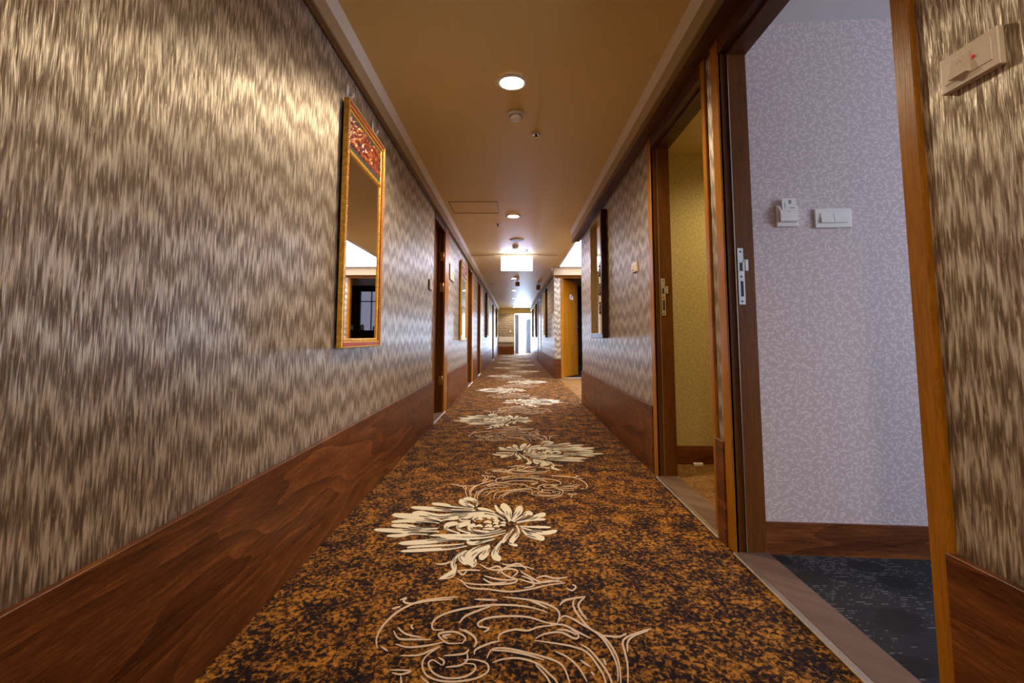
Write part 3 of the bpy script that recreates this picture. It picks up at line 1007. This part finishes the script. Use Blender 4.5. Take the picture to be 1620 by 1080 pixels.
# --- end of the corridor
mb = MB()
mb.box(-0.90, -0.03, Y1, Y1 + 0.12, 0, CEIL)
struct('wall_end', mb, 'paper', 'papered end wall left of the bright window', 'wall')
mb = MB()
mb.box(-0.90, 0.93, Y1 - 0.06, Y1 + 0.12, 2.0, CEIL - 0.001)
struct('trim_29', mb, 'ceil', 'dropped beam across the end of the corridor', 'beam')
mb = MB()
mb.box(-0.785, -0.035, Y1 - 0.016, Y1, 0, 0.38, 0.002)
struct('baseboard_end', mb, 'dado', 'red brown wood dado of the end wall', 'wainscot')
mb = MB()
mb.box(-0.03, 0.0, Y1 - 0.03, Y1 + 0.12, 0, 2.0, 0.003)
struct('trim_30', mb, 'cove', 'pale upright post between end wall and window', 'post')
mb = MB()
mb.box(-0.10, 0.0, Y1 + 0.12, 25.4, 0, CEIL)
mb.box(0.86, 0.94, Y1, 25.4, 0, CEIL)
mb.box(-0.10, 0.94, 25.3, 25.4, 0, 0.10)
mb.box(-0.10, 0.94, 25.3, 25.4, 1.98, CEIL)
struct('wall_end', mb, 'cove', 'white window bay at the end of the corridor', 'wall')
mb = MB()
for b in ((0.0, 0.04, 0.10, 1.98), (0.82, 0.86, 0.10, 1.98), (0.40, 0.43, 0.10, 1.98), (0.0, 0.86, 0.10, 0.14), (0.0, 0.86, 1.94, 1.98)):
    mb.box(b[0], b[1], 25.26, 25.31, b[2], b[3])
wn = struct('window_2', mb, 'white', 'bright tall window at the end of the corridor', 'window')
mb = MB()
mb.box(0.03, 0.83, 25.28, 25.286, 0.12, 1.96)
mb.build('pane', 'glass', wn)


def curtain(x0, x1, y, z0, z1, label):
    t = thing('curtain', label, 'curtain', ((x0 + x1) / 2, y, z0), 0)
    mb = MB()
    n = 48
    wd = x1 - x0
    top, bot = [], []
    F, B = [], []
    for i in range(n + 1):
        u = i / n
        yy = 0.025 * math.sin(u * wd / 0.05 * 2 * PI) + 0.006 * math.sin(u * 31)
        F.append((u * wd - wd / 2, yy))
    B = [(x, yy + 0.004) for x, yy in F]
    mb.prism(F + B[::-1], 'z', 0.0, z1 - z0)
    o = mb.build('cloth', 'curtain', t)
    mb = MB()
    mb.tube([(-wd / 2 - 0.01, 0, z1 - z0 + 0.01), (wd / 2 + 0.01, 0, z1 - z0 + 0.01)], 0.012)
    mb.build('rail', 'white', t)


curtain(0.02, 0.20, 24.25, 0.012, 1.95, 'grey blue curtain at the left side of the end window')
curtain(0.58, 0.845, 24.9, 0.02, 1.75, 'grey blue pleated curtain at the right side of the end window')
t = thing('bright_band', 'bright band of light across the end wall above its wood dado, built as a white panel', 'panel', (-0.41, Y1, 0.60))  # bright band on the wall, light built as a white panel with ledge
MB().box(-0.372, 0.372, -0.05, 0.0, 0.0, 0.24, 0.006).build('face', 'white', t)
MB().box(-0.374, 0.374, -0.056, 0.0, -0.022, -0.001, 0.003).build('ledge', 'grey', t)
t = thing('wall_switch', 'tiny white switch on the end wall above the bright band', 'switch', (-0.20, Y1, 1.12))
MB().box(-0.045, 0.045, -0.012, 0, -0.045, 0.045, 0.003).build('plate', 'white', t)
MB().box(-0.028, 0.028, -0.017, -0.011, -0.03, 0.03, 0.002).build('rocker', 'white', t)

# behind the camera
mb = MB()
mb.box(-0.9, 0.97, Y0 - 0.1, Y0, 0, CEIL)
struct('wall_back', mb, 'paper', 'corridor wall behind the camera', 'wall')

# ---------------------------------------------------------------- ceiling fittings


def downlight(y, label):
    t = thing('downlight', label, 'downlight', (-0.015, y, CEIL), 0, 'round downlights along the corridor ceiling')
    mb = MB()
    mb.lathe([(0.064, -0.002), (0.085, -0.001), (0.088, -0.006), (0.082, -0.012), (0.068, -0.012), (0.064, -0.003)], n=36)
    mb.build('trim_ring', 'white', t)
    mb = MB()
    mb.lathe([(0.0638, -0.001), (0.0638, -0.006), (0.035, -0.011)], n=32)
    mb.build('lens', 'lamp', t)
    d = bpy.data.lights.new('beam', 'SPOT')
    d.energy, d.color = DOWN_W, DOWN_COL
    d.spot_size, d.spot_blend = math.radians(152), 0.5
    d.shadow_soft_size = 0.05
    o = bpy.data.objects.new('beam', d)
    C.objects.link(o)
    o.parent = t
    o.location = (0, 0, -0.022)
    return t


d0 = downlight(2.6, 'nearest visible warm round downlight in the corridor ceiling, above the smoke detector')
for yy, lab in ((-3.0, 'warm round downlight behind the camera'), (-0.40, 'warm round downlight straight above the camera'),
                (5.62, 'second warm round downlight ahead, between the two sprinklers'), (8.65, 'warm round downlight just behind the lit hanging sign'),
                (11.73, 'first warm round downlight showing below the lit hanging sign'), (14.78, 'second warm round downlight showing below the lit hanging sign'),
                (17.8, 'third warm round downlight showing below the lit hanging sign'), (20.8, 'last but one warm round downlight before the end window'),
                (23.2, 'last warm round downlight beside the end window')):
    q = dup(d0, (-0.015, yy, CEIL), lab)
    if yy < 0:                                  # the two lamps behind the lens burn a little weaker
        for ch in q.children:
            if ch.type == 'LIGHT':
                ch.data = ch.data.copy()
                ch.data.energy = DOWN_W * 0.72


def smoke(loc, label):
    t = thing('smoke_detector', label, 'smoke detector', loc, 0, 'ceiling smoke detectors')
    mb = MB()
    mb.lathe([(0.052, 0), (0.054, -0.012), (0.050, -0.020)], n=32)
    mb.build('base', 'white', t)
    mb = MB()
    mb.lathe([(0.040, -0.020), (0.040, -0.034), (0.034, -0.046), (0.020, -0.050)], n=28)
    mb.build('sensor_head', 'white', t)
    mb = MB()
    for i in range(20):
        a = 2 * PI * i / 20
        mb.box(0.0402 * math.cos(a) - 0.003, 0.0402 * math.cos(a) + 0.003, 0.0402 * math.sin(a) - 0.003, 0.0402 * math.sin(a) + 0.003, -0.032, -0.024)
    mb.build('vent_slots', 'grey', t)
    return t


s0 = smoke((0.008, 2.98, CEIL), 'white smoke detector just past the nearest visible downlight')
dup(s0, (0.012, 7.52, CEIL), 'smoke detector hanging just in front of the lit sign, past the flat disc')


def sprinkler(loc, label):
    t = thing('sprinkler', label, 'sprinkler', loc, 0, 'ceiling sprinklers')
    mb = MB()
    mb.lathe([(0.030, 0), (0.032, -0.004), (0.020, -0.008)], n=24)
    mb.build('flange', 'steel', t)
    mb = MB()
    mb.lathe([(0.009, -0.006), (0.009, -0.022), (0.013, -0.024), (0.013, -0.030)], n=12)
    mb.build('body', 'brownbox', t)
    mb = MB()
    mb.lathe([(0.016, -0.030), (0.016, -0.033)], n=16)
    mb.build('deflector', 'brass', t)
    return t


s0 = sprinkler((0.152, 3.296, CEIL), 'small bronze sprinkler right of the nearest smoke detector')
dup(s0, (-0.209, 6.03, CEIL), 'small sprinkler left of the second downlight, past the hatch')
dup(s0, (0.20, 7.9, CEIL), 'small sprinkler right of the detector in front of the lit sign')
dup(s0, (-0.62, 12.9, CEIL), 'small sprinkler by the left cornice far past the lit sign')

t = thing('ceiling_speaker', 'flat round disc on the ceiling in front of the lit sign', 'ceiling speaker', (0.035, 7.03, CEIL))
mb = MB()
mb.lathe([(0.105, 0), (0.108, -0.006), (0.098, -0.012)], n=36)
mb.build('rim', 'white', t)
mb = MB()
mb.lathe([(0.095, -0.0118), (0.090, -0.015)], n=36)
mb.build('grille', 'brownbox', t)

t = thing('exit_sign', 'bright white lit box sign hanging across the corridor ceiling', 'lit sign', (0.04, 8.3, CEIL))
MB().box(-0.27, 0.27, -0.022, 0.022, -0.285, -0.045, 0.004).build('lit_panel', 'sign', t)
mb = MB()
for sx in (-1, 1):
    mb.box(sx * 0.27, sx * 0.276, -0.024, 0.024, -0.287, -0.043, 0.001)
mb.box(-0.276, 0.276, -0.024, 0.024, -0.045, -0.035, 0.001)
mb.build('housing', 'white', t)
for sx in (-0.18, 0.18):
    mb = MB()
    mb.tube([(sx, 0, -0.036), (sx, 0, 0)], 0.006)
    mb.build('hanger', 'white', t)

t = thing('ceiling_box', 'small brown box hanging below the ceiling near the far right wall', 'sensor box', (0.64, 13.0, CEIL))
mb = MB()
mb.box(-0.05, 0.05, -0.05, 0.05, -0.16, -0.03, 0.004)
mb.build('body', 'brownbox', t)
MB().box(-0.015, 0.015, -0.015, 0.015, -0.031, 0).build('bracket', 'steel', t)
t = thing('emergency_lamp', 'small brown cylinder hanging mid ceiling past the lit sign', 'emergency lamp', (0.075, 12.3, CEIL))
mb = MB()
mb.lathe([(0.05, -0.14), (0.055, -0.13), (0.055, -0.03), (0.03, -0.02)], n=20)
mb.build('body', 'brownbox', t)
MB().tube([(0, 0, -0.03), (0, 0, 0)], 0.012).build('stem', 'steel', t)

t = thing('luminous_ceiling_panel', 'glowing white ceiling panel above the recess on the right', 'ceiling light', (2.2, 8.2, CEIL))
MB().box(-1.28, 1.35, -1.80, 1.50, -0.010, -0.002).build('diffuser', 'lumi', t)
mb = MB()
for b in ((-1.31, -1.28, -1.83, 1.53), (1.35, 1.38, -1.83, 1.53), (-1.31, 1.38, -1.83, -1.80), (-1.31, 1.38, 1.50, 1.53)):
    mb.box(b[0], b[1], b[2], b[3], -0.014, 0)
mb.build('frame', 'white', t)

# warm ceiling lamp of the second doorway's room
t = thing('room_downlight', 'warm downlight in the ceiling of the second doorway, out of view', 'downlight', (1.9, 2.65, 2.125))
mb = MB()
mb.lathe([(0.06, 0), (0.064, -0.008), (0.05, -0.01)], n=24)
mb.build('trim_ring', 'white', t)
mb = MB()
mb.lathe([(0.045, -0.0095), (0.03, -0.013)], n=24)
mb.build('lens', 'lamp', t)
d = bpy.data.lights.new('beam', 'SPOT')
d.energy, d.color, d.spot_size, d.spot_blend, d.shadow_soft_size = 58, (1.0, 0.74, 0.34), math.radians(165), 0.5, 0.05
o = bpy.data.objects.new('beam', d)
C.objects.link(o)
o.parent = t
o.location = (0, 0, -0.03)

# ---------------------------------------------------------------- mirrors and pictures
# local frame: X out of the wall, Y along the wall (0 = centre), Z up from the bottom edge


def carved_mirror(loc, rz, w, h, label):
    t = thing('carved_mirror', label, 'mirror', loc, rz, 'gilt mirrors with carved red crest')
    d0, d1 = 0.012, 0.040
    hw = w / 2
    fw = 0.042
    MB().box(0.0, d0 + 0.008, -hw + 0.02, hw - 0.02, 0.02, h - 0.02).build('backing', 'black', t)

    def ring(inset, wd, x0, x1, name, mat, bev=0.003):
        a, b = -hw + inset, hw - inset
        z0, z1 = inset, h - inset
        mb = MB()
        mb.box(x0, x1, a, a + wd, z0, z1, bev)
        mb.box(x0, x1, b - wd, b, z0, z1, bev)
        mb.box(x0, x1, a + wd, b - wd, z0, z0 + wd, bev)
        mb.box(x0, x1, a + wd, b - wd, z1 - wd, z1, bev)
        mb.build(name, mat, t)
    ring(0.0, 0.007, d0, d1 - 0.002, 'outer_frame', 'gold', 0.002)
    ring(0.0069, 0.0185, d0, d1 - 0.004, 'red_band', 'red')
    ring(0.0258, 0.018, d0, d1 - 0.012, 'inner_frame', 'gold', 0.005)
    # beading
    mb = MB()
    step = 0.011
    for inset, r, xx in ((0.0262, 0.0040, d1 - 0.007), (0.0040, 0.0034, d1 - 0.002)):
        a, b, z0, z1 = -hw + inset, hw - inset, inset, h - inset
        n1, n2 = int((b - a) / step), int((z1 - z0) / step)
        for i in range(n1 + 1):
            for zz in (z0, z1):
                mb.ball((xx, a + (b - a) * i / n1, zz), r)
        for i in range(n2 + 1):
            for yy in (a, b):
                mb.ball((xx, yy, z0 + (z1 - z0) * i / n2), r)
    mb.build('beading', 'bead', t)
    # glass
    cz = h - 0.235
    MB().box(d0 + 0.004, d0 + 0.010, -hw + 0.04, hw - 0.04, 0.04, cz).build('mirror_glass', 'mirror', t)
    # crest: teal ground, carved relief, gold rail
    crest = MB().box(d0 + 0.004, d0 + 0.012, -hw + 0.042, hw - 0.042, cz, h - 0.04).build('crest_ground', 'teal', t)
    MB().box(d0 + 0.006, d0 + 0.022, -hw + 0.042, hw - 0.042, cz - 0.012, cz + 0.008, 0.004).build('crest_rail', 'gold', t)
    mb = MB()
    y0, y1, z0, z1 = -hw + 0.055, hw - 0.055, cz + 0.030, h - 0.055
    nx, nz = 96, 40
    vs = [[None] * (nz + 1) for _ in range(nx + 1)]
    hh = [[0] * (nz + 1) for _ in range(nx + 1)]
    for i in range(nx + 1):
        for j in range(nz + 1):
            y, z = y0 + (y1 - y0) * i / nx, z0 + (z1 - z0) * j / nz
            sw = mn.noise(Vector((y * 14, z * 14, 3.1)))
            a = mn.noise(Vector((y * 52 + sw * 3, z * 52 - sw * 3, 1.7)))
            b = math.sin((y * 75 + 2.5 * math.sin(z * 60)) * 1.0) * math.cos(z * 85 + 2 * math.sin(y * 48))
            v = max(-0.6, min(0.8, 0.9 * a + 0.45 * b))
            edge = min(i, nx - i, j, nz - j)
            hgt = 0.007 + (0.010 * v if edge > 1 else -0.007)
            hh[i][j] = v if edge > 1 else -1
            vs[i][j] = mb.bm.verts.new((d0 + 0.010 + max(0.0, hgt), y, z))
    for i in range(nx):
        for j in range(nz):
            f = mb.bm.faces.new((vs[i][j], vs[i + 1][j], vs[i + 1][j + 1], vs[i][j + 1]))
            f.material_index = 1 if (hh[i][j] + hh[i + 1][j + 1]) / 2 > 0.22 else 0
            f.smooth = True
    o = mb.build('carving', ['redcarve', 'goldcarve'], crest)
    o['label'] = 'carved red and gilt foliage relief'
    return t


carved_mirror((XL, 2.455, 0.79), 0, 0.62, 1.155, 'tall gilt mirror with carved red crest, nearest on the left wall')
carved_mirror((XL, 7.36, 0.79), 0, 0.84, 1.17, 'gilt framed mirror between the first and second left doors, beside the plaque')


def hook(loc, label):
    t = thing('wall_hook', label, 'hook', loc, 0, 'pale hooks above the near mirror')
    mb = MB()
    mb.box(0, 0.006, -0.012, 0.012, -0.035, 0.035, 0.004, 2)
    mb.build('plate', 'white', t)
    mb = MB()
    mb.tube([(0.004, 0, -0.02), (0.022, 0, -0.032), (0.032, 0, -0.022), (0.032, 0, -0.008)], 0.005)
    mb.build('prong', 'white', t)
    return t


hk = hook((XL, 2.21, 2.005), 'pale wall hook above the nearer corner of the near gilt mirror')
dup(hk, (XL, 2.62, 2.005), 'pale wall hook above the farther corner of the near gilt mirror')


def ornament_frame(loc, rz, w, h, label, dep=0.055):
    t = thing('ornament_mirror', label, 'framed mirror', loc, rz, 'dark framed mirrors with three ornaments')
    hw, fw = w / 2, 0.045
    mb = MB()
    mb.box(0, dep, -hw, -hw + fw, 0, h, 0.005)
    mb.box(0, dep, hw - fw, hw, 0, h, 0.005)
    mb.box(0, dep, -hw + fw, hw - fw, 0, fw, 0.005)
    mb.box(0, dep, -hw + fw, hw - fw, h - fw, h, 0.005)
    mb.build('frame', 'darkwood', t)
    mb = MB()
    for a, b, z0, z1 in ((-hw + fw - .004, -hw + fw + .004, fw, h - fw), (hw - fw - .004, hw - fw + .004, fw, h - fw), (-hw + fw, hw - fw, fw - .004, fw + .004), (-hw + fw, hw - fw, h - fw - .004, h - fw + .004)):
        mb.box(0.01, dep + 0.002, a, b, z0, z1)
    g_ = mb.build('gilt_edge', 'brass', t)
    MB().box(0.004, 0.02, -hw + fw, hw - fw, fw, h - fw).build('mirror_glass', 'mirror', t)
    mount = MB().box(0.018, 0.026, 0.02, 0.02 + 0.20, fw, h * 0.62).build('mount_strip', 'goldpaint', t)
    for i in range(3):
        mb = MB()
        zc = h * (0.24 + 0.15 * i)
        for k in range(9):
            a = k * 2.399
            r = 0.012 + 0.0055 * k
            mb.ball((0.030, 0.12 + r * math.cos(a) * 0.75, zc + r * math.sin(a)), 0.017, 1)
        mb.build('ornament', 'brownbox', mount)
    return t


om = ornament_frame((XR, 4.83, 0.83), PI, 0.68, 1.22, 'dark framed mirror with three carved ornaments on the near right wall')
dup(om, (XL, 13.6, 0.83), 'dark framed mirror with pale ornaments on the left wall past the third door', 0)
dup(om, (XL, 20.8, 0.83), 'dark frame on the left wall, last before the end wall', 0)
dup(om, (XR2, 12.4, 0.83), 'dark frame on the far right wall between recess and far door', PI)
dup(om, (XR2, 18.0, 0.83), 'dark frame on the far right wall just past the far door', PI)
dup(om, (XR2, 21.2, 0.83), 'dark frame on the far right wall nearest the end window', PI)


def plaque(loc, w, h, label, marks):
    t = thing('wall_plaque', label, 'plaque', loc, 0, 'room plaques beside the left door')
    MB().box(0.0, 0.010, -w / 2, w / 2, 0, h, 0.001).build('backing', 'black', t)  # black rim wider at near side and bottom, the plate's shadow built in
    MB().box(0.008, 0.016, -w / 2 + 0.012, w / 2 - 0.006, 0.012, h - 0.004, 0.001).build('face', 'cream', t)
    if marks:
        mb = MB()
        mb.box(0.0155, 0.0168, 0.03, 0.045, h * 0.4, h * 0.7)
        mb.box(0.0155, 0.0168, 0.06, 0.075, h * 0.4, h * 0.7)
        mb.build('lettering', 'grey', t)


plaque((XL, 6.06, 1.54), 0.38, 0.20, 'pale plaque with dark edge between the first left door and the gilt mirror', True)
plaque((XL, 4.52, 1.275), 0.12, 0.10, 'small plaque with dark edge just before the first left door', False)

# ---------------------------------------------------------------- switches
# local frame for the right wall: X out of the wall (rz = pi)


def bell_switch(loc, label, w, h):
    t = thing('wall_switch', label, 'switch', loc, PI, 'switch plates on the right corridor wall')
    pl = MB().box(0, 0.013, -w / 2, w / 2, -h / 2, h / 2, 0.004, 3).build('plate', 'cream', t)
    MB().box(0.011, 0.0142, -w * 0.42, w * 0.40, -h * 0.30, h * 0.30, 0.001).build('insert', 'cream', t)
    rk = MB()
    rk.prism([(0.013, -h * 0.27), (0.024, -h * 0.27), (0.015, h * 0.27), (0.013, h * 0.27)], 'y', -w * 0.26, w * 0.05)
    rk = rk.build('rocker', 'cream', t)
    mb = MB()
    c0 = -w * 0.10
    mb.tube([(0.0185, c0 - 0.005, 0.001), (0.0182, c0 - 0.0045, 0.006), (0.0175, c0 - 0.002, 0.0095), (0.0175, c0 + 0.002, 0.0095), (0.0182, c0 + 0.0045, 0.006), (0.0185, c0 + 0.005, 0.001), (0.0185, c0 - 0.005, 0.001)], 0.0005, 5)
    mb.tube([(0.0190, c0 - 0.0015, -0.002), (0.0190, c0 + 0.0015, -0.002)], 0.0006, 5)
    mb.build('bell_mark', 'grey', rk)
    mb = MB()
    mb.lathe([(0.0032, 0.0135), (0.0030, 0.0162), (0.001, 0.017)], 0, w * 0.12, 0.004, 14, 'x')
    ld = mb.build('indicator', 'redled', t)
    ld['label'] = 'small red indicator light'
    return t


bell_switch((XR, 0.872, 1.357), 'cream bell switch plate with red light, nearest on the right wall', 0.118, 0.072)
bell_switch((XR, 3.45, 1.34), 'small pale switch plate right of the dark framed mirror', 0.118, 0.072)

# on the grey leaf wall of the nearest room: local X along the wall, -Y out of the wall
wall_rz = math.atan2(1.70 - 1.968, 4.3 - 0.965)


def on_leaf(x):
    return 1.968 + (1.70 - 1.968) * (x - 0.965) / (4.3 - 0.965)


X1 = 1.118
t = thing('card_switch', 'white key card holder on the grey leaf patterned wall', 'card holder', (X1, on_leaf(X1), 1.29), wall_rz)
mb = MB()
mb.box(-0.043, 0.043, -0.014, 0.0, 0.0, 0.088, 0.004, 2)
mb.build('base_plate', 'white', t)
mb = MB()
mb.prism([(-0.014, 0.016), (-0.030, 0.020), (-0.030, 0.062), (-0.026, 0.066), (-0.014, 0.066)], 'x', -0.034, 0.034)
mb.build('card_pocket', 'white', t)
mb = MB()
mb.prism([(-0.006, 0.0585), (0.006, 0.0585), (0.0, 0.0545)], 'y', -0.0308, -0.0300)
mb.build('arrow_mark', 'grey', t)
mb = MB()
mb.prism([(-0.014, 0.064), (-0.030, 0.062), (-0.014, 0.084)], 'x', -0.036, -0.029)
mb.build('side_cheek', 'white', t)
t = thing('key_card', 'white key card standing in the card holder', 'key card', (X1 + 0.0, on_leaf(X1), 1.29), wall_rz)
MB().box(-0.022, 0.034, -0.0205, -0.0195, 0.067, 0.115).build('card', 'white', t)
mb = MB()
mb.box(0.004, 0.014, -0.0210, -0.0203, 0.092, 0.108)
mb.box(-0.013, -0.010, -0.0210, -0.0203, 0.072, 0.096)
mb.box(0.008, 0.028, -0.0210, -0.0203, 0.073, 0.0765)
mb.build('print', 'grey', t)

X2 = 1.297
t = thing('light_switch', 'white double rocker light switch right of the key card holder', 'light switch', (X2, on_leaf(X2), 1.322), wall_rz)
MB().box(-0.070, 0.070, -0.012, 0, -0.039, 0.039, 0.003, 2).build('plate', 'white', t)
for a, b in ((-0.050, -0.001), (0.001, 0.050)):
    mb = MB()
    mb.prism([(-0.011, -0.020), (-0.021, -0.020), (-0.013, 0.021), (-0.011, 0.021)], 'x', a, b)
    mb.build('rocker', 'white', t)

# paper slip on the carpet of the second doorway
t = tag(MB().box(-0.03, 0.03, -0.008, 0.008, 0, 0.018, 0.002).build('paper_slip', 'white'), 'tiny white folded slip on the carpet in the second doorway', 'paper')
t.location = (1.20, 3.25, 0.003)
